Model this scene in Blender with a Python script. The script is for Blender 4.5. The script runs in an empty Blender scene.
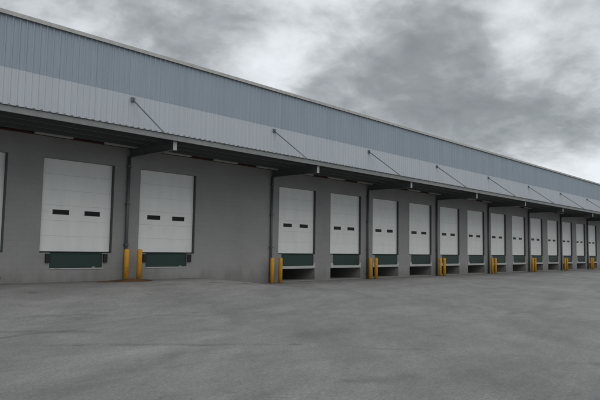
import bpy, bmesh, math, random
from mathutils import Vector, Matrix
random.seed(7)
S = bpy.context.scene
COL = S.collection

# ------------------------------------------------------------------ camera
EYE = Vector((-12.849, -21.078, 1.69))
yaw, pitch, roll = 0.8272, 0.08074, 0.0170
fw = Vector((math.sin(yaw)*math.cos(pitch), math.cos(yaw)*math.cos(pitch), math.sin(pitch)))
rt = Vector((math.cos(yaw), -math.sin(yaw), 0)); up = rt.cross(fw)
r2 = rt*math.cos(roll)+up*math.sin(roll); u2 = up*math.cos(roll)-rt*math.sin(roll)
cam = bpy.data.objects.new('camera', bpy.data.cameras.new('camera'))
cam.matrix_world = Matrix(((r2.x, u2.x, -fw.x, EYE.x), (r2.y, u2.y, -fw.y, EYE.y), (r2.z, u2.z, -fw.z, EYE.z), (0, 0, 0, 1)))
cam.data.lens = 36.0; cam.data.sensor_width = 36.0
cam.data.clip_start = 0.05; cam.data.clip_end = 6000
COL.objects.link(cam); S.camera = cam

# ------------------------------------------------------------------ sky
SUN_EL, SUN_AZ = math.radians(52), math.radians(215)     # azimuth clockwise from +Y
w = bpy.data.worlds.new('World'); S.world = w; w.use_nodes = True
nt = w.node_tree; nt.nodes.clear()
def N(tree, typ, **kw):
    n = tree.nodes.new(typ)
    for k, v in kw.items():
        if k.startswith('i_'):
            key = k[2:]; key = int(key) if key.isdigit() else key
            n.inputs[key].default_value = v
        else: setattr(n, k, v)
    return n
def L(tree, a, b): tree.links.new(a, b)
def MATH(tree, op, a, b=None, c=None, clamp=False):
    n = tree.nodes.new('ShaderNodeMath'); n.operation = op; n.use_clamp = clamp
    for i, v in enumerate((a, b, c)):
        if v is None: continue
        if isinstance(v, (int, float)): n.inputs[i].default_value = v
        else: tree.links.new(v, n.inputs[i])
    return n.outputs[0]
def RAMP(tree, fac, stops, interp='LINEAR'):
    n = tree.nodes.new('ShaderNodeValToRGB'); e = n.color_ramp; e.interpolation = interp
    while len(e.elements) < len(stops): e.elements.new(0.5)
    for el, (p, c) in zip(e.elements, stops):
        el.position = p
        el.color = (c, c, c, 1) if isinstance(c, (int, float)) else (*c, 1)
    tree.links.new(fac, n.inputs[0]); return n.outputs[0]
out = N(nt, 'ShaderNodeOutputWorld'); bg = N(nt, 'ShaderNodeBackground', i_Strength=0.1)
L(nt, bg.outputs[0], out.inputs[0])
sky = N(nt, 'ShaderNodeTexSky', sky_type='NISHITA', sun_disc=False, sun_elevation=SUN_EL, sun_rotation=SUN_AZ)
tc = N(nt, 'ShaderNodeTexCoord')
sep = N(nt, 'ShaderNodeSeparateXYZ'); L(nt, tc.outputs['Generated'], sep.inputs[0])
zz = MATH(nt, 'ADD', MATH(nt, 'MAXIMUM', sep.outputs[2], 0.0), 0.36)
cu = MATH(nt, 'DIVIDE', sep.outputs[0], zz); cv = MATH(nt, 'DIVIDE', sep.outputs[1], zz)
comb = N(nt, 'ShaderNodeCombineXYZ', i_2=3.1); L(nt, cu, comb.inputs[0]); L(nt, cv, comb.inputs[1])
warp = N(nt, 'ShaderNodeTexNoise', i_Scale=5.0, i_Detail=3.0); L(nt, comb.outputs[0], warp.inputs['Vector'])
wsub = N(nt, 'ShaderNodeVectorMath', operation='SUBTRACT'); L(nt, warp.outputs['Color'], wsub.inputs[0]); wsub.inputs[1].default_value = (.5, .5, .5)
wsc = N(nt, 'ShaderNodeVectorMath', operation='SCALE', i_Scale=0.10); L(nt, wsub.outputs[0], wsc.inputs[0])
wadd = N(nt, 'ShaderNodeVectorMath', operation='ADD'); L(nt, comb.outputs[0], wadd.inputs[0]); L(nt, wsc.outputs[0], wadd.inputs[1])
n1 = N(nt, 'ShaderNodeTexNoise', i_Scale=2.5, i_Detail=10.0, i_Roughness=0.54); L(nt, wadd.outputs[0], n1.inputs['Vector'])
n2 = N(nt, 'ShaderNodeTexNoise', i_Scale=8.0, i_Detail=8.0, i_Roughness=0.6); L(nt, wadd.outputs[0], n2.inputs['Vector'])
dens = MATH(nt, 'ADD', MATH(nt, 'MULTIPLY', n1.outputs['Fac'], 0.80), MATH(nt, 'MULTIPLY', n2.outputs['Fac'], 0.24))
# the cloud masses seen over the roof: (u, v, radius, weight); + is darker cloud, - is a thin bright gap
def pix(x, y):
    d = (fw + r2*((x-300)/600) - u2*((y-200)/600)).normalized()
    return d.x/(d.z+.36), d.y/(d.z+.36)
MASSES = [(440, 80, .42, .085), (215, 0, .24, .10), (330, 98, .18, .07), (560, 40, .22, .04), (540, 120, .25, .05),
          (60, 12, .25, -.05), (265, 60, .22, -.07), (598, 165, .22, -.08), (150, 40, .2, -.05), (340, 5, .2, -.05), (470, 5, .2, -.02), (590, 80, .14, -.03)]
wsep = N(nt, 'ShaderNodeSeparateXYZ'); L(nt, wadd.outputs[0], wsep.inputs[0])
for (px, py, rad, wt) in MASSES:
    a, b = pix(px, py)
    dx = MATH(nt, 'SUBTRACT', wsep.outputs[0], a); dy = MATH(nt, 'SUBTRACT', wsep.outputs[1], b)
    r_sq = MATH(nt, 'ADD', MATH(nt, 'MULTIPLY', dx, dx), MATH(nt, 'MULTIPLY', dy, dy))
    g = MATH(nt, 'POWER', 2.718, MATH(nt, 'DIVIDE', r_sq, -.65*rad*rad))
    dens = MATH(nt, 'MULTIPLY_ADD', g, wt, dens)
cloud = RAMP(nt, dens, [(0.38, (5.6, 5.82, 6.04)), (0.45, (4.7, 4.92, 5.15)), (0.515, (3.6, 3.82, 4.0)), (0.575, (2.6, 2.8, 2.95)), (0.65, (1.9, 2.07, 2.19)), (0.80, (1.3, 1.43, 1.53))], 'LINEAR')
thin = RAMP(nt, dens, [(0.34, 0.08), (0.48, 0.01)])
mix = N(nt, 'ShaderNodeMix', data_type='RGBA'); L(nt, thin, mix.inputs[0]); L(nt, cloud, mix.inputs[6]); L(nt, sky.outputs[0], mix.inputs[7])
L(nt, mix.outputs[2], bg.inputs[0])

# ------------------------------------------------------------------ sun behind the overcast
sun = bpy.data.objects.new('sun', bpy.data.lights.new('sun', 'SUN'))
sun.data.energy = 0.9; sun.data.angle = math.radians(70); sun.data.color = (1, .97, .92)
sd = Vector((math.sin(SUN_AZ)*math.cos(SUN_EL), math.cos(SUN_AZ)*math.cos(SUN_EL), math.sin(SUN_EL)))
sun.rotation_euler = (-sd).to_track_quat('-Z', 'Y').to_euler(); sun.location = sd*60
COL.objects.link(sun)
S.view_settings.view_transform = 'Standard'; S.view_settings.look = 'None'
S.view_settings.exposure = 0.62; S.view_settings.gamma = 1.0; S.view_settings.use_curve_mapping = False

# ------------------------------------------------------------------ materials
def material(name, col, rough=.6, metal=0., var=.08, scale=3., bump=0., bscale=40., rnd=0., dirt=None, spec=.5):
    m = bpy.data.materials.new(name); m.use_nodes = True; t = m.node_tree
    b = t.nodes['Principled BSDF']; b.inputs['Roughness'].default_value = rough; b.inputs['Metallic'].default_value = metal
    b.inputs['Specular IOR Level'].default_value = spec
    co = N(t, 'ShaderNodeTexCoord'); oi = N(t, 'ShaderNodeObjectInfo')
    off = N(t, 'ShaderNodeVectorMath', operation='ADD'); L(t, co.outputs['Object'], off.inputs[0]); L(t, oi.outputs['Location'], off.inputs[1])
    n = N(t, 'ShaderNodeTexNoise', i_Scale=scale, i_Detail=6.0, i_Roughness=.6); L(t, off.outputs[0], n.inputs['Vector'])
    k = MATH(t, 'MULTIPLY_ADD', n.outputs['Fac'], 2*var, 1-var)
    if rnd: k = MATH(t, 'MULTIPLY', k, MATH(t, 'MULTIPLY_ADD', oi.outputs['Random'], 2*rnd, 1-rnd))
    c = N(t, 'ShaderNodeMix', data_type='RGBA', blend_type='MULTIPLY', i_0=1.0); c.inputs[6].default_value = (*col, 1)
    L(t, k, c.inputs[7]); res = c.outputs[2]
    if dirt:
        dn = N(t, 'ShaderNodeTexNoise', i_Scale=dirt[1], i_Detail=8.0, i_Roughness=.7); L(t, off.outputs[0], dn.inputs['Vector'])
        f = RAMP(t, dn.outputs['Fac'], [(dirt[2], 0.), (dirt[3], 1.)])
        d = N(t, 'ShaderNodeMix', data_type='RGBA'); L(t, f, d.inputs[0]); L(t, res, d.inputs[6]); d.inputs[7].default_value = (*dirt[0], 1)
        res = d.outputs[2]
    L(t, res, b.inputs['Base Color'])
    if bump:
        bn = N(t, 'ShaderNodeTexNoise', i_Scale=bscale, i_Detail=4.0); L(t, off.outputs[0], bn.inputs['Vector'])
        bp = N(t, 'ShaderNodeBump', i_Strength=bump, i_Distance=.02); L(t, bn.outputs['Fac'], bp.inputs['Height']); L(t, bp.outputs[0], b.inputs['Normal'])
    return m
def streak(m, amount, sx=6., sz=.25):                      # rain streaks running down the sheeting
    t = m.node_tree; b = t.nodes['Principled BSDF']; src = b.inputs['Base Color'].links[0].from_socket
    g = N(t, 'ShaderNodeNewGeometry'); mp = N(t, 'ShaderNodeMapping'); mp.inputs['Scale'].default_value = (sx, 1, sz)
    L(t, g.outputs['Position'], mp.inputs[0])
    n = N(t, 'ShaderNodeTexNoise', i_Scale=1.0, i_Detail=5.0, i_Roughness=.65); L(t, mp.outputs[0], n.inputs['Vector'])
    k = RAMP(t, n.outputs['Fac'], [(.35, 1-amount), (.65, 1+amount*.4)])
    c = N(t, 'ShaderNodeMix', data_type='RGBA', blend_type='MULTIPLY', i_0=1.0); L(t, src, c.inputs[6]); L(t, k, c.inputs[7])
    L(t, c.outputs[2], b.inputs['Base Color'])
    return m
M = {}
M['clad_up'] = streak(material('upper cladding steel', (.285, .335, .385), .5, .15, .04, 1.5, rnd=.03), .06)
M['clad_low'] = streak(material('lower cladding steel', (.452, .488, .525), .5, .15, .03, 1.5, rnd=.015), .05)
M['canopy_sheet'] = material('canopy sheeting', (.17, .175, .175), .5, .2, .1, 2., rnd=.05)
M['trim'] = streak(material('pale trim', (.43, .44, .42), .5, .1, .06, 2., rnd=.05), .15, 3., 3.)
M['fascia'] = streak(material('grey fascia steel', (.225, .235, .23), .5, .1, .08, 2., rnd=.05), .15, 3., 3.)
M['steel'] = material('dark steel paint', (.085, .09, .09), .55, .0, .15, 5.)
M['plate'] = material('galvanised plate', (.36, .375, .38), .5, .2, .1, 8.)
M['rod'] = material('galvanised rod', (.16, .18, .2), .5, .4, .1, 8.)
M['pipe'] = material('grey pipe', (.085, .095, .105), .5, .0, .12, 4.)
M['red'] = material('red oxide steel', (.075, .02, .017), .6, .0, .2, 3., dirt=((.05, .03, .028), 1.2, .45, .7))
M['door'] = streak(material('white door panel', (.72, .735, .715), .5, .0, .03, 1.5, rnd=.02, dirt=((.48, .48, .45), 1.1, .6, .95)), .05, 2.5, .5)
M['door_back'] = material('door edge', (.45, .46, .45), .6)
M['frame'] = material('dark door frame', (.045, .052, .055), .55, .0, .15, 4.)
M['rubber'] = material('black rubber', (.014, .014, .015), .75, .0, .2, 9., bump=.2)
M['green'] = material('green leveller paint', (.008, .036, .028), .5, .0, .2, 4., dirt=((.02, .025, .022), 2.5, .5, .75))
M['concrete'] = material('concrete nosing', (.42, .43, .42), .85, .0, .12, 5., bump=.3, dirt=((.2, .19, .17), 2., .55, .8))
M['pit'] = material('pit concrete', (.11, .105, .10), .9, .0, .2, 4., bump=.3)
M['yellow'] = material('yellow bollard paint', (.62, .30, .018), .5, .0, .1, 6., rnd=.06, bump=.1, bscale=30., dirt=((.16, .08, .02), 4.5, .56, .74))
M['rust'] = material('rusty steel', (.105, .05, .016), .9, .0, .4, 3., bump=.6, bscale=25., dirt=((.035, .024, .014), 1.6, .44, .6))
M['lamp_body'] = material('white lamp housing', (.6, .6, .58), .5, .0, .06, 6.)
M['lamp_cover'] = material('lamp diffuser', (.5, .49, .45), .3, .0, .05, 6.)
M['roof'] = material('roof sheeting', (.38, .4, .42), .5, .3)
M['mortar'] = material('sealant', (.1, .1, .1), .8)
g = bpy.data.materials.new('window glass'); g.use_nodes = True
gb = g.node_tree.nodes['Principled BSDF']; gb.inputs['Base Color'].default_value = (.008, .01, .01, 1); gb.inputs['Roughness'].default_value = .35; gb.inputs['Specular IOR Level'].default_value = .2
M['glass'] = g

def wall_material():
    m = bpy.data.materials.new('painted block wall'); m.use_nodes = True; t = m.node_tree; b = t.nodes['Principled BSDF']
    b.inputs['Roughness'].default_value = .8
    co = N(t, 'ShaderNodeTexCoord'); mp = N(t, 'ShaderNodeMapping'); mp.inputs['Rotation'].default_value = (math.radians(-90), 0, 0)
    L(t, co.outputs['Object'], mp.inputs[0])
    br = N(t, 'ShaderNodeTexBrick', i_Scale=1.0); br.inputs['Brick Width'].default_value = .40; br.inputs['Row Height'].default_value = .20
    br.inputs['Mortar Size'].default_value = .008; br.inputs['Mortar Smooth'].default_value = .4
    br.inputs['Color1'].default_value = (.252, .250, .245, 1); br.inputs['Color2'].default_value = (.262, .260, .255, 1); br.inputs['Mortar'].default_value = (.234, .232, .227, 1)
    L(t, mp.outputs[0], br.inputs['Vector'])
    n = N(t, 'ShaderNodeTexNoise', i_Scale=.45, i_Detail=7.0, i_Roughness=.6); L(t, co.outputs['Object'], n.inputs['Vector'])
    k = RAMP(t, n.outputs['Fac'], [(.3, .87), (.7, 1.1)])
    c = N(t, 'ShaderNodeMix', data_type='RGBA', blend_type='MULTIPLY', i_0=1.0); L(t, br.outputs['Color'], c.inputs[6]); L(t, k, c.inputs[7])
    # splash dirt with its own ragged edge along the foot of the wall
    s = N(t, 'ShaderNodeSeparateXYZ'); L(t, co.outputs['Object'], s.inputs[0])
    mp2 = N(t, 'ShaderNodeMapping'); mp2.inputs['Scale'].default_value = (2.2, 1, .7); L(t, co.outputs['Object'], mp2.inputs[0])
    dn = N(t, 'ShaderNodeTexNoise', i_Scale=1.0, i_Detail=6.0); L(t, mp2.outputs[0], dn.inputs['Vector'])
    f = MATH(t, 'SUBTRACT', MATH(t, 'MULTIPLY', dn.outputs['Fac'], 1.4), s.outputs[2])
    f = RAMP(t, f, [(.0, 0.), (.5, .45)])
    d = N(t, 'ShaderNodeMix', data_type='RGBA'); L(t, f, d.inputs[0]); L(t, c.outputs[2], d.inputs[6]); d.inputs[7].default_value = (.13, .12, .105, 1)
    L(t, d.outputs[2], b.inputs['Base Color'])
    bn = N(t, 'ShaderNodeTexNoise', i_Scale=30., i_Detail=4.0); L(t, co.outputs['Object'], bn.inputs['Vector'])
    h = MATH(t, 'SUBTRACT', MATH(t, 'MULTIPLY', bn.outputs['Fac'], .15), br.outputs['Fac'])
    bp = N(t, 'ShaderNodeBump', i_Strength=.12, i_Distance=.01); L(t, h, bp.inputs['Height']); L(t, bp.outputs[0], b.inputs['Normal'])
    return m
M['wall'] = wall_material()

def ground_material():
    m = bpy.data.materials.new('worn yard paving'); m.use_nodes = True; t = m.node_tree; b = t.nodes['Principled BSDF']
    b.inputs['Roughness'].default_value = .85
    co = N(t, 'ShaderNodeTexCoord'); P = co.outputs['Object']
    s = N(t, 'ShaderNodeSeparateXYZ'); L(t, P, s.inputs[0])
    def noise(scale, detail, vec=P, rough=.6):
        n = N(t, 'ShaderNodeTexNoise', i_Scale=scale, i_Detail=detail, i_Roughness=rough); L(t, vec, n.inputs['Vector']); return n
    big = noise(.16, 5.); mid = noise(.9, 7., rough=.65); fine = noise(55., 3., rough=.75); grit = noise(9., 6., rough=.75)
    k = MATH(t, 'MULTIPLY', RAMP(t, big.outputs['Fac'], [(.3, .82), (.7, 1.16)]), RAMP(t, mid.outputs['Fac'], [(.25, .86), (.75, 1.12)]))
    k = MATH(t, 'MULTIPLY', k, RAMP(t, fine.outputs['Fac'], [(.25, .72), (.75, 1.26)]))
    k = MATH(t, 'MULTIPLY', k, RAMP(t, grit.outputs['Fac'], [(.3, .86), (.7, 1.12)]))
    speck = noise(24., 2., rough=.5); spots = noise(1.7, 3., rough=.5)
    k = MATH(t, 'MULTIPLY', k, RAMP(t, speck.outputs['Fac'], [(.36, .8), (.46, 1.), (.58, 1.), (.68, 1.2)]))
    k = MATH(t, 'MULTIPLY', k, RAMP(t, spots.outputs['Fac'], [(.66, 1.), (.74, .72)]))
    # scuffs drawn out along the lorries' sweep towards the doors
    for ang, sc, lo, hi in ((48, (.10, .7, 1), .88, 1.1), (14, (.08, .8, 1), .88, 1.1), (-6, (.14, 2.0, 1), .94, 1.05), (32, (.16, 3.5, 1), .95, 1.04)):
        mp = N(t, 'ShaderNodeMapping'); mp.inputs['Rotation'].default_value = (0, 0, math.radians(-ang))
        L(t, P, mp.inputs[0]); m2 = N(t, 'ShaderNodeMapping'); m2.inputs['Scale'].default_value = sc; L(t, mp.outputs[0], m2.inputs[0])
        dn = noise(1.0, 6., m2.outputs[0], .65); dn.inputs['Distortion'].default_value = .6
        k = MATH(t, 'MULTIPLY', k, RAMP(t, dn.outputs['Fac'], [(.35, lo), (.65, hi)]))
    # tyre marks: arcs with a worn, broken edge
    wob = noise(.35, 3.)
    random.seed(21)
    for i in range(9):
        R = random.uniform(11, 26); cx = random.uniform(-16, 14); cy = random.choice((-1, 1))*random.uniform(12, 24)-9
        dx = MATH(t, 'SUBTRACT', s.outputs[0], cx); dy = MATH(t, 'SUBTRACT', s.outputs[1], cy)
        rr = MATH(t, 'SQRT', MATH(t, 'ADD', MATH(t, 'MULTIPLY', dx, dx), MATH(t, 'MULTIPLY', dy, dy)))
        rr = MATH(t, 'MULTIPLY_ADD', wob.outputs['Fac'], 2.0, rr)
        dist = MATH(t, 'ABSOLUTE', MATH(t, 'SUBTRACT', rr, R))
        band = RAMP(t, dist, [(.05, 1.), (.05+random.uniform(.10, .3), 0.)])
        br = (wob, big, mid)[i % 3]
        mask = RAMP(t, br.outputs['Fac'], [(.48, 0.), (.62, 1.)])
        k = MATH(t, 'MULTIPLY', k, MATH(t, 'SUBTRACT', 1.0, MATH(t, 'MULTIPLY', MATH(t, 'MULTIPLY', band, mask), random.uniform(.2, .42))))
    c = N(t, 'ShaderNodeMix', data_type='RGBA', blend_type='MULTIPLY', i_0=1.0); c.inputs[6].default_value = (.205, .205, .20, 1); L(t, k, c.inputs[7])
    L(t, c.outputs[2], b.inputs['Base Color'])
    bp = N(t, 'ShaderNodeBump', i_Strength=.4, i_Distance=.008); L(t, fine.outputs['Fac'], bp.inputs['Height'])
    bp2 = N(t, 'ShaderNodeBump', i_Strength=.25, i_Distance=.05); L(t, mid.outputs['Fac'], bp2.inputs['Height']); L(t, bp.outputs[0], bp2.inputs['Normal'])
    L(t, bp2.outputs[0], b.inputs['Normal'])
    return m
M['ground'] = ground_material()

# ------------------------------------------------------------------ helpers
def mesh_from(name, verts, faces, mat, smooth=False):
    me = bpy.data.meshes.new(name); me.from_pydata([tuple(v) for v in verts], [], faces); me.update()
    me.materials.append(M[mat])
    if smooth:
        for p in me.polygons: p.use_smooth = True
    return me
def link(name, me, parent=None, loc=(0, 0, 0)):
    o = bpy.data.objects.new(name, me); COL.objects.link(o); o.location = loc
    if parent: o.parent = parent
    return o
def tag(o, label, cat, group=None):
    o['label'] = label; o['category'] = cat
    if group: o['group'] = group
    return o
def box_data(x0, x1, y0, y1, z0, z1):
    v = [(x, y, z) for z in (z0, z1) for y in (y0, y1) for x in (x0, x1)]
    return v, [(0, 2, 3, 1), (4, 5, 7, 6), (0, 1, 5, 4), (2, 6, 7, 3), (0, 4, 6, 2), (1, 3, 7, 5)]
def boxes(name, lst, mat, bevel=0.):
    bm = bmesh.new()
    for bx in lst:
        v, f = box_data(*bx); vs = [bm.verts.new(p) for p in v]
        for q in f: bm.faces.new([vs[i] for i in q])
    if bevel: bmesh.ops.bevel(bm, geom=list(bm.edges), offset=bevel, segments=2, affect='EDGES', profile=.6)
    me = bpy.data.meshes.new(name); bm.to_mesh(me); bm.free(); me.materials.append(M[mat]); return me
def tube(name, path, r, mat, n=12, cap=True):
    verts, faces = [], []; path = [Vector(p) for p in path]
    for i, p in enumerate(path):
        d = (path[min(i+1, len(path)-1)]-path[max(i-1, 0)]).normalized()
        a = d.orthogonal().normalized(); b = d.cross(a)
        for k in range(n):
            th = 2*math.pi*k/n; verts.append(p+(a*math.cos(th)+b*math.sin(th))*r)
    for i in range(len(path)-1):
        for k in range(n): faces.append((i*n+k, i*n+(k+1) % n, (i+1)*n+(k+1) % n, (i+1)*n+k))
    if cap: faces += [tuple(range(n-1, -1, -1)), tuple((len(path)-1)*n+k for k in range(n))]
    me = mesh_from(name, verts, faces, mat)
    for p in me.polygons: p.use_smooth = len(p.vertices) == 4
    return me
def lathe(name, prof, mat, n=24):
    verts, faces = [], []
    for r, z in prof:
        for k in range(n): verts.append((r*math.cos(2*math.pi*k/n), r*math.sin(2*math.pi*k/n), z))
    for i in range(len(prof)-1):
        for k in range(n): faces.append((i*n+k, i*n+(k+1) % n, (i+1)*n+(k+1) % n, (i+1)*n+k))
    faces.append(tuple((len(prof)-1)*n+k for k in range(n))); faces.append(tuple(range(n-1, -1, -1)))
    me = mesh_from(name, verts, faces, mat)
    for p in me.polygons: p.use_smooth = len(p.vertices) == 4
    return me

# ------------------------------------------------------------------ dimensions (metres)
B = 8.0                                  # bay, column to column
X0, X1 = -16.0, 72.0                     # ends of the building
DA, DB, DW = 0.53, 4.57, 2.80            # the two doors of a bay
ZB, ZT = 1.39, 4.79                      # door foot and head
DOORS = [(-1, DA), (-1, DB), (0, DA)] + [(i, o) for i in range(1, 7) for o in (DA, DB)] + [(7, DA)]
def sstep(a, b, x):
    t = min(1, max(0, (x-a)/(b-a))); return t*t*(3-2*t)
def ground_z(x, y):                      # the yard rises to the dock face on the left
    return .34*(1-sstep(3.3, 6.8, x))*(1-sstep(1.2, 9.0, -y)) if y < 1 else 0.

# ------------------------------------------------------------------ the ground
xs = [-3000, -1200, -400, -150, -60, -35] + [-25+1.0*i for i in range(28)] + [3+.5*i for i in range(10)] + [8+2*i for i in range(34)] + [100, 150, 400, 1200, 3000]
ys = [-3000, -1200, -400, -150, -70, -45, -35, -30] + [-26+1.*i for i in range(17)] + [-9+.5*i for i in range(19)] + [.55, 3, 20, 60, 150, 400, 1200, 3000]
gv = [(x, y, ground_z(x, y) if y < .4 else -.05) for y in ys for x in xs]
nx = len(xs)
gf = [(j*nx+i, j*nx+i+1, (j+1)*nx+i+1, (j+1)*nx+i) for j in range(len(ys)-1) for i in range(nx-1)]
go = link('ground', mesh_from('ground', gv, gf, 'ground', True)); go['kind'] = 'structure'

# ------------------------------------------------------------------ the warehouse
wh = link('warehouse', None, None, (0, 0, 0))
tag(wh, 'long warehouse with grey block wall, white dock doors and blue-grey metal cladding above', 'warehouse')
# block wall with its door, leveller and tail-lift openings; every hole gets its reveal
holes = []
for (b, o) in DOORS:
    x = b*B+o
    holes.append((x, x+DW, ZB, ZT))
    if b >= 1: holes += [(x+.24, x+DW-.12, .80, ZB), (x+.05, x+DW-.02, .06, .66)]
    else: holes.append((x+.375, x+DW-.375, .84, ZB))
WZ0, WZ1 = -.3, 5.62
gx = sorted({round(v, 4) for h in holes for v in h[:2]} | {X0, X1}); gz = sorted({round(v, 4) for h in holes for v in h[2:]} | {WZ0, WZ1})
def is_open(cx, cz): return any(h[0] < cx < h[1] and h[2] < cz < h[3] for h in holes)
vid = {}; wv = []; wf = []
def V(x, y, z):
    k = (round(x, 4), round(y, 4), round(z, 4))
    if k not in vid: vid[k] = len(wv); wv.append(k)
    return vid[k]
DEP = .24
cell = [[is_open((gx[i]+gx[i+1])/2, (gz[j]+gz[j+1])/2) for j in range(len(gz)-1)] for i in range(len(gx)-1)]
for i in range(len(gx)-1):
    for j in range(len(gz)-1):
        a, b_, c, d = gx[i], gx[i+1], gz[j], gz[j+1]
        if not cell[i][j]:
            wf.append((V(a, 0, c), V(b_, 0, c), V(b_, 0, d), V(a, 0, d)))
        else:
            dep = DEP if (c+d)/2 > .7 else 2.4
            if i and not cell[i-1][j]: wf.append((V(a, 0, c), V(a, 0, d), V(a, dep, d), V(a, dep, c)))
            if i+1 < len(cell) and not cell[i+1][j]: wf.append((V(b_, 0, c), V(b_, dep, c), V(b_, dep, d), V(b_, 0, d)))
            if not cell[i][j-1]: wf.append((V(a, 0, c), V(a, dep, c), V(b_, dep, c), V(b_, 0, c)))
            if not cell[i][j+1]: wf.append((V(a, 0, d), V(b_, 0, d), V(b_, dep, d), V(a, dep, d)))
link('wall', mesh_from('wall', wv, wf, 'wall'), wh)
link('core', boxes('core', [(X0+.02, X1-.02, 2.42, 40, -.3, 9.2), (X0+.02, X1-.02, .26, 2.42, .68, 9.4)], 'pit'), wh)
link('end_wall', boxes('end_wall', [(X0-.2, X0, 0, 40, -.3, 9.3)], 'wall'), wh)
link('end_wall', boxes('end_wall', [(X1, X1+.2, 0, 40, -.3, 9.3)], 'wall'), wh)
link('roof', mesh_from('roof', [(X0, .1, 9.30), (X1, .1, 9.30), (X1, 20, 9.5), (X0, 20, 9.5), (X1, 40, 9.30), (X0, 40, 9.30)], [(0, 1, 2, 3), (3, 2, 4, 5)], 'roof'), wh)

# cladding: ribbed sheets hung side by side
PITCH, COVER = .24, .72
def ribbed(name, length, mat, horiz=False):
    prof = []
    for k in range(3):
        x = k*PITCH
        prof += [(x+.002 if k == 0 else x, 0), (x+.145, 0), (x+.172, .036), (x+.212, .036)]
    prof.append((COVER+.004, .003))
    v = []; f = []; n = len(prof)
    for (x, h) in prof:
        v.append((x, -h, 0) if not horiz else (x, 0, h))
    for (x, h) in prof:
        v.append((x, -h, length) if not horiz else (x, length, h))
    for i in range(n-1): f.append((i, i+1, n+i+1, n+i))
    if horiz:                                               # profiled closers in the rib ends
        for k in range(3):
            a = len(v); x = k*PITCH; v += [(x+.145, .012, 0), (x+.24, .012, 0), (x+.212, .012, .034), (x+.172, .012, .034)]; f.append((a, a+1, a+2, a+3))
    me = mesh_from(name, v, f, mat)
    if horiz:
        me.materials.append(M['fascia'])
        for p in me.polygons[-3:]: p.material_index = 1
    return me
up_me = ribbed('upper_sheet', 9.57-7.72, 'clad_up'); lo_me = ribbed('lower_sheet', 7.75-5.78, 'clad_low'); ca_me = ribbed('canopy_sheet', 3.16, 'canopy_sheet', True)
nsh = int((X1-X0)/COVER)
for i in range(nsh):
    link('upper_cladding_sheet', up_me, wh, (X0+i*COVER, -.024, 7.72))
    link('lower_cladding_sheet', lo_me, wh, (X0+i*COVER, -.02, 5.78))
# parapet capping in lengths
for i in range(11):
    link('capping', boxes('capping', [(X0+i*B+.004, X0+(i+1)*B-.004, -.135, .25, 9.575, 9.665), (X0+i*B+.004, X0+(i+1)*B-.004, -.135, -.11, 9.52, 9.574)], 'trim'), wh)
link('flashing', boxes('flashing', [(X0, X1, -.03, -.004, 5.63, 5.80)], 'steel'), wh)
# red oxide angle at the head of the block wall
for i in range(11):
    link('red_angle', boxes('red_angle', [(X0+i*B+.03, X0+(i+1)*B-.03, -.09, -.003, 5.545, 5.60), (X0+i*B+.03, X0+(i+1)*B-.03, -.03, -.003, 5.6, 5.628)], 'red'), wh)
# downpipe against each column line
pipe_me = tube('downpipe', [(0, 0, 0), (0, 0, 5.18)], .062, 'pipe', 14)
br_me = boxes('pipe_bracket', [(-.085, .085, -.075, .08, 0, .045)], 'pipe')
for i in range(-1, 9):
    zb = ground_z(i*B, 0)
    me = tube('downpipe', [(0, 0, zb), (0, 0, 5.19)], .062, 'pipe', 14)
    p = link('downpipe', me, wh, (i*B-.06, -.083, 0))
    for z in (1.7, 3.3, 4.8): link('pipe_bracket', br_me, p, (0, 0, z))

# sectional doors
NS = 6; SH = (ZT-ZB-.05)/NS
sec_me = boxes('section', [(.012, DW-.012, 0, .035, .0015, SH-.0015)], 'door', .003)
leaf_me = boxes('dock_door', [(.01, DW-.01, .036, .06, 0, ZT-ZB)], 'door_back')
jamb_r = boxes('door_jamb', [(DW-.04, DW-.001, -.125, .0, 0, 3.395)], 'frame'); jamb_l = boxes('door_jamb', [(.001, .012, -.09, .0, -.0, 3.395)], 'frame')  # dark strips lining the door reveals, wider on the right side
seal_me = boxes('bottom_seal', [(.014, DW-.014, -.004, .045, .0, .046)], 'rubber')
ww, hh = .62, .175
wfr_me = boxes('window_frame', [(-ww/2, ww/2, -.012, .004, -hh/2, -hh/2+.028), (-ww/2, ww/2, -.012, .004, hh/2-.028, hh/2),
                                (-ww/2, -ww/2+.03, -.011, .004, -hh/2+.028, hh/2-.028), (ww/2-.03, ww/2, -.011, .004, -hh/2+.028, hh/2-.028)], 'rubber')
wpa_me = boxes('window_pane', [(-ww/2+.03, ww/2-.03, -.004, .003, -hh/2+.028, hh/2-.028)], 'glass')
for (b, o) in DOORS:
    d = link('dock_door', leaf_me, wh, (b*B+o, .13, ZB))
    link('door_jamb', jamb_l, d); link('door_jamb', jamb_r, d); link('bottom_seal', seal_me, d)
    for k in range(NS): link('section', sec_me, d, (0, 0, .048+k*SH))
    for cx in (.77, DW-.80):
        link('window_frame', wfr_me, d, (cx, 0, 1.475)); link('window_pane', wpa_me, d, (cx, 0, 1.475))

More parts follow.
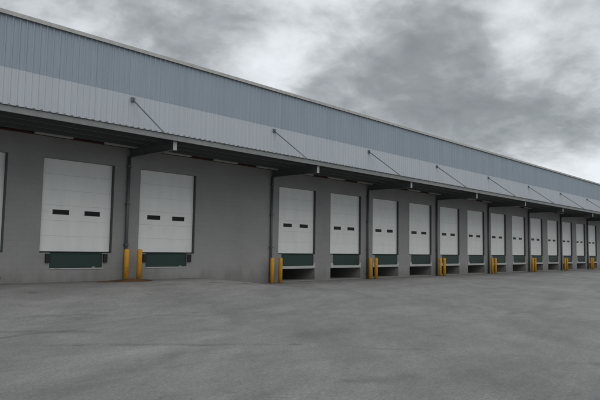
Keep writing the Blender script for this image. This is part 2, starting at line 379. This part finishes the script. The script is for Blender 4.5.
# light steel-edged nosing with rounded ends under the levellers of the lower docks
def nosing():
    xa, xb, zt = .05, DW-.02, .795; pts = [(xa, .66), (xb, .66), (xb, .93), (xb-.10, .93)]
    r = .13
    for k in range(1, 9):
        a = math.pi/2*k/8; pts.append((xb-.10-r+r*math.cos(a), zt+r-r*math.sin(a)))
    for k in range(0, 9):
        a = math.pi/2*k/8; pts.append((xa+.19+r-r*math.sin(a), zt+r-r*math.cos(a)))
    pts += [(xa, .93)]
    n = len(pts); v = [(x, -.025, z) for x, z in pts]+[(x, -.002, z) for x, z in pts]
    f = [tuple(range(n)), tuple(range(2*n-1, n-1, -1))]+[(i, n+i, n+(i+1) % n, (i+1) % n) for i in range(n)]
    return mesh_from('nosing', v, f, 'concrete')
nos_me = nosing()
sill_me = boxes('pit_sill', [(.36, DW-.36, -.03, -.002, .80, .842)], 'concrete', .004)
for (b, o) in DOORS:
    link('nosing' if b >= 1 else 'pit_sill', nos_me if b >= 1 else sill_me, wh, (b*B+o, 0, 0))

# ------------------------------------------------------------------ the canopy
cp = link('canopy', None, None, (0, 0, 5.5))
tag(cp, 'long flat dark canopy with pale ribbed edge hung over the dock doors', 'canopy')
def cl(name, me, loc=(0, 0, 0), par=None): return link(name, me, par or cp, (loc[0], loc[1], loc[2]-5.5) if par is None else loc)
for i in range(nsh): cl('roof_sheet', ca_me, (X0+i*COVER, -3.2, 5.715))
for i in range(11):
    cl('fascia', boxes('fascia', [(X0+i*B+.003, X0+(i+1)*B-.003, -3.15, -3.09, 5.52, 5.708)], 'fascia'))
for y in (-2.4, -1.6, -.8):
    cl('purlin', boxes('purlin', [(X0, X1, y-.03, y+.03, 5.51, 5.71)], 'steel'))
bw = .07
beam_me = boxes('beam', [(-bw, bw, -3.0, -.003, 5.485, 5.505), (-.008, .008, -3.0, -.003, 5.215, 5.485), (-bw, bw, -3.0, -.003, 5.195, 5.215)], 'steel')
endp_me = boxes('end_plate', [(-bw-.01, bw+.01, -3.02, -3.001, 5.19, 5.51)], 'plate')
rod_me = tube('tie_rod', [(0, -.07, 7.52), (0, -2.85, 5.54)], .028, 'rod', 10)
brk_me = boxes('wall_bracket', [(-.09, .09, -.10, -.055, 7.44, 7.62), (-.012, .012, -.16, -.10, 7.47, 7.58)], 'rod')
lug_me = boxes('foot_lug', [(-.012, .012, -2.95, -2.78, 5.505, 5.60)], 'rod')
for i in range(-1, 9):
    bm_ = cl('beam', beam_me, (i*B, 0, 0)); link('end_plate', endp_me, bm_)
    r_ = cl('tie_rod', rod_me, (i*B, 0, 0)); link('wall_bracket', brk_me, r_); link('foot_lug', lug_me, r_)

# ------------------------------------------------------------------ dock levellers
ORD = ['first', 'second', 'third', 'fourth', 'fifth', 'sixth', 'seventh', 'eighth', 'ninth', 'tenth', 'eleventh', 'twelfth', 'thirteenth', 'fourteenth', 'fifteenth', 'sixteenth']
def leveller_meshes(xa, xb, z0):
    return (('lip', boxes('lip', [(xa, xb, .03, .06, z0, 1.34)], 'green', .006)), ('lip_hinge', boxes('lip_hinge', [(xa, xb, .02, .075, 1.342, 1.375)], 'green', .008)),
            ('deck', boxes('deck', [(xa, xb, .078, .24, 1.345, 1.375)], 'green')), ('toe_guard', boxes('toe_guard', [(xa, xb, .12, .14, z0, 1.34)], 'frame')))
LEV = {0: leveller_meshes(-1.02, 1.02, .86), 1: leveller_meshes(-1.155, 1.275, .81)}
bum_me = boxes('bumper', [(-.08, .08, -.09, -.003, 1.04, 1.36)], 'rubber', .012)
keep_me = boxes('lip_keeper', [(-.05, .05, -.055, .028, .842, .88)], 'plate', .006)
for k, (b, o) in enumerate(DOORS):
    cx = b*B+o+DW/2
    e = link('dock_leveller', None, None, (cx, 0, ZB))
    if k == 0: lab = 'dark green dock leveller under the door cut off by the left frame edge'
    elif k == 1: lab = 'dark green dock leveller above plain wall, left of the first bollard pair'
    elif k == 2: lab = 'dark green dock leveller just right of the leftmost bollards, before the blank wall'
    elif k == len(DOORS)-1: lab = 'small green dock leveller under the farthest white door at the right'
    else: lab = 'green dock leveller over dark recess, %s one right of the blank wall' % ORD[k-3]
    tag(e, lab, 'dock leveller', 'green dock levellers under the doors')
    for nm, me in LEV[1 if b >= 1 else 0]: link(nm, me, e, (0, 0, -ZB))
    if b < 1:
        for s in (-1, 1): link('bumper', bum_me, e, (s*1.115, 0, -ZB))
        link('lip_keeper', keep_me, e, (.66, 0, -ZB))

    if k == 0:
        wv_ = [(.82, 0, -.63), (1.30, 0, -.63), (.82, 0, -.86), (1.36, 0, -.86)]
        wv_ = [(x, -.10, z) for x, y, z in wv_]+[(x, -.003, z) for x, y, z in wv_]; wv_[1] = (1.12, -.10, -.64); wv_[5] = (1.12, -.003, -.64)
        link('wedge_buffer', mesh_from('wedge_buffer', wv_, [(0, 2, 3, 1), (4, 5, 7, 6), (0, 1, 5, 4), (1, 3, 7, 5), (2, 6, 7, 3), (0, 4, 6, 2)], 'rubber'), e)
# ------------------------------------------------------------------ bollards
bol_me = lathe('post', [(.10, -.06), (.10, 1.17), (.096, 1.19), (.085, 1.20)], 'yellow')
cap_me = lathe('cap', [(.084, 1.2), (.07, 1.214), (.04, 1.225), (.01, 1.228)], 'yellow')
bas_me = boxes('base_plate', [(-.15, .15, -.15, .15, -.04, .014)], 'rust', .004)
for i in range(0, 8):
    for s, side in ((-.285, 'left'), (.285, 'right')):
        x, y = i*B-.08+s+(.1 if i == 0 else 0), -.5; z = ground_z(x, y)
        e = link('bollard', None, None, (x, y, z))
        if i == 0: where = 'standing on the rusty plate between the left doors'
        elif i == 1: where = 'at the right end of the blank wall'
        elif i == 7: where = 'at the column farthest to the right'
        else: where = 'at the %s downpipe right of the blank wall' % ORD[i-1]
        tag(e, '%s of two orange-yellow steel bollards %s' % (side, where), 'bollard', 'yellow bollards in pairs at the columns')
        p_ = link('post', bol_me, e); link('cap', cap_me, e); link('base_plate', bas_me, e)
        p_.rotation_euler.z = random.uniform(0, 6)

# rusty plate at the foot of the first pair
random.seed(3)
v = []; f = []; n = 32; rings = (1.0, .93, .6, .25)
edge = [1+random.uniform(-.06, .06) for _ in range(n)]
for q, rr in enumerate(rings):
    for k in range(n):
        a = 2*math.pi*k/n; x = -.55+1.18*math.cos(a)*edge[k]*rr; y = -.86+.52*math.sin(a)*edge[k]*rr*(.8+.2*math.cos(a))
        h = (0, .035, .085, .105)[q]*(.75+.25*math.cos(a))+random.uniform(-.006, .006)
        v.append((x, y, ground_z(x, y)+h-(.02 if q == 0 else 0)))
for q in range(3):
    for k in range(n): f.append((q*n+k, q*n+(k+1) % n, (q+1)*n+(k+1) % n, (q+1)*n+k))
f.append(tuple(3*n+k for k in range(n)))
tag(link('rusty_plate', mesh_from('rusty_plate', v, f, 'rust')), 'brown rusty steel plate lying round the foot of the leftmost bollards', 'plate')

# ------------------------------------------------------------------ batten lamps under the canopy
body_me = boxes('housing', [(-.70, .70, -.07, .07, .02, .09)], 'lamp_body', .008)
dif_me = boxes('diffuser', [(-.69, .69, -.075, .075, -.075, .021)], 'lamp_cover', .012)
arm_me = boxes('wall_arm', [(-.5, .5, .07, .19, .05, .07)], 'steel')
k = 0
for i in range(-1, 8):
    for j in range(3):
        x = i*B+2.13+j*B/3
        if x < -5 or x > 60: continue
        e = link('batten_lamp', None, None, (x, -.21, 5.62))
        if k == 0: lab = 'leftmost pale unlit strip lamp under the canopy, above the second door from left'
        else: lab = 'pale unlit strip lamp under the canopy, %s from the left' % (ORD[k] if k < 16 else {16: 'seventeenth', 17: 'eighteenth', 18: 'nineteenth', 19: 'twentieth', 20: 'twenty-first', 21: 'twenty-second', 22: 'twenty-third', 23: 'twenty-fourth', 24: 'twenty-fifth'}[k])
        tag(e, lab, 'lamp', 'strip lamps under the canopy'); k += 1
        link('housing', body_me, e); link('diffuser', dif_me, e); link('wall_arm', arm_me, e)
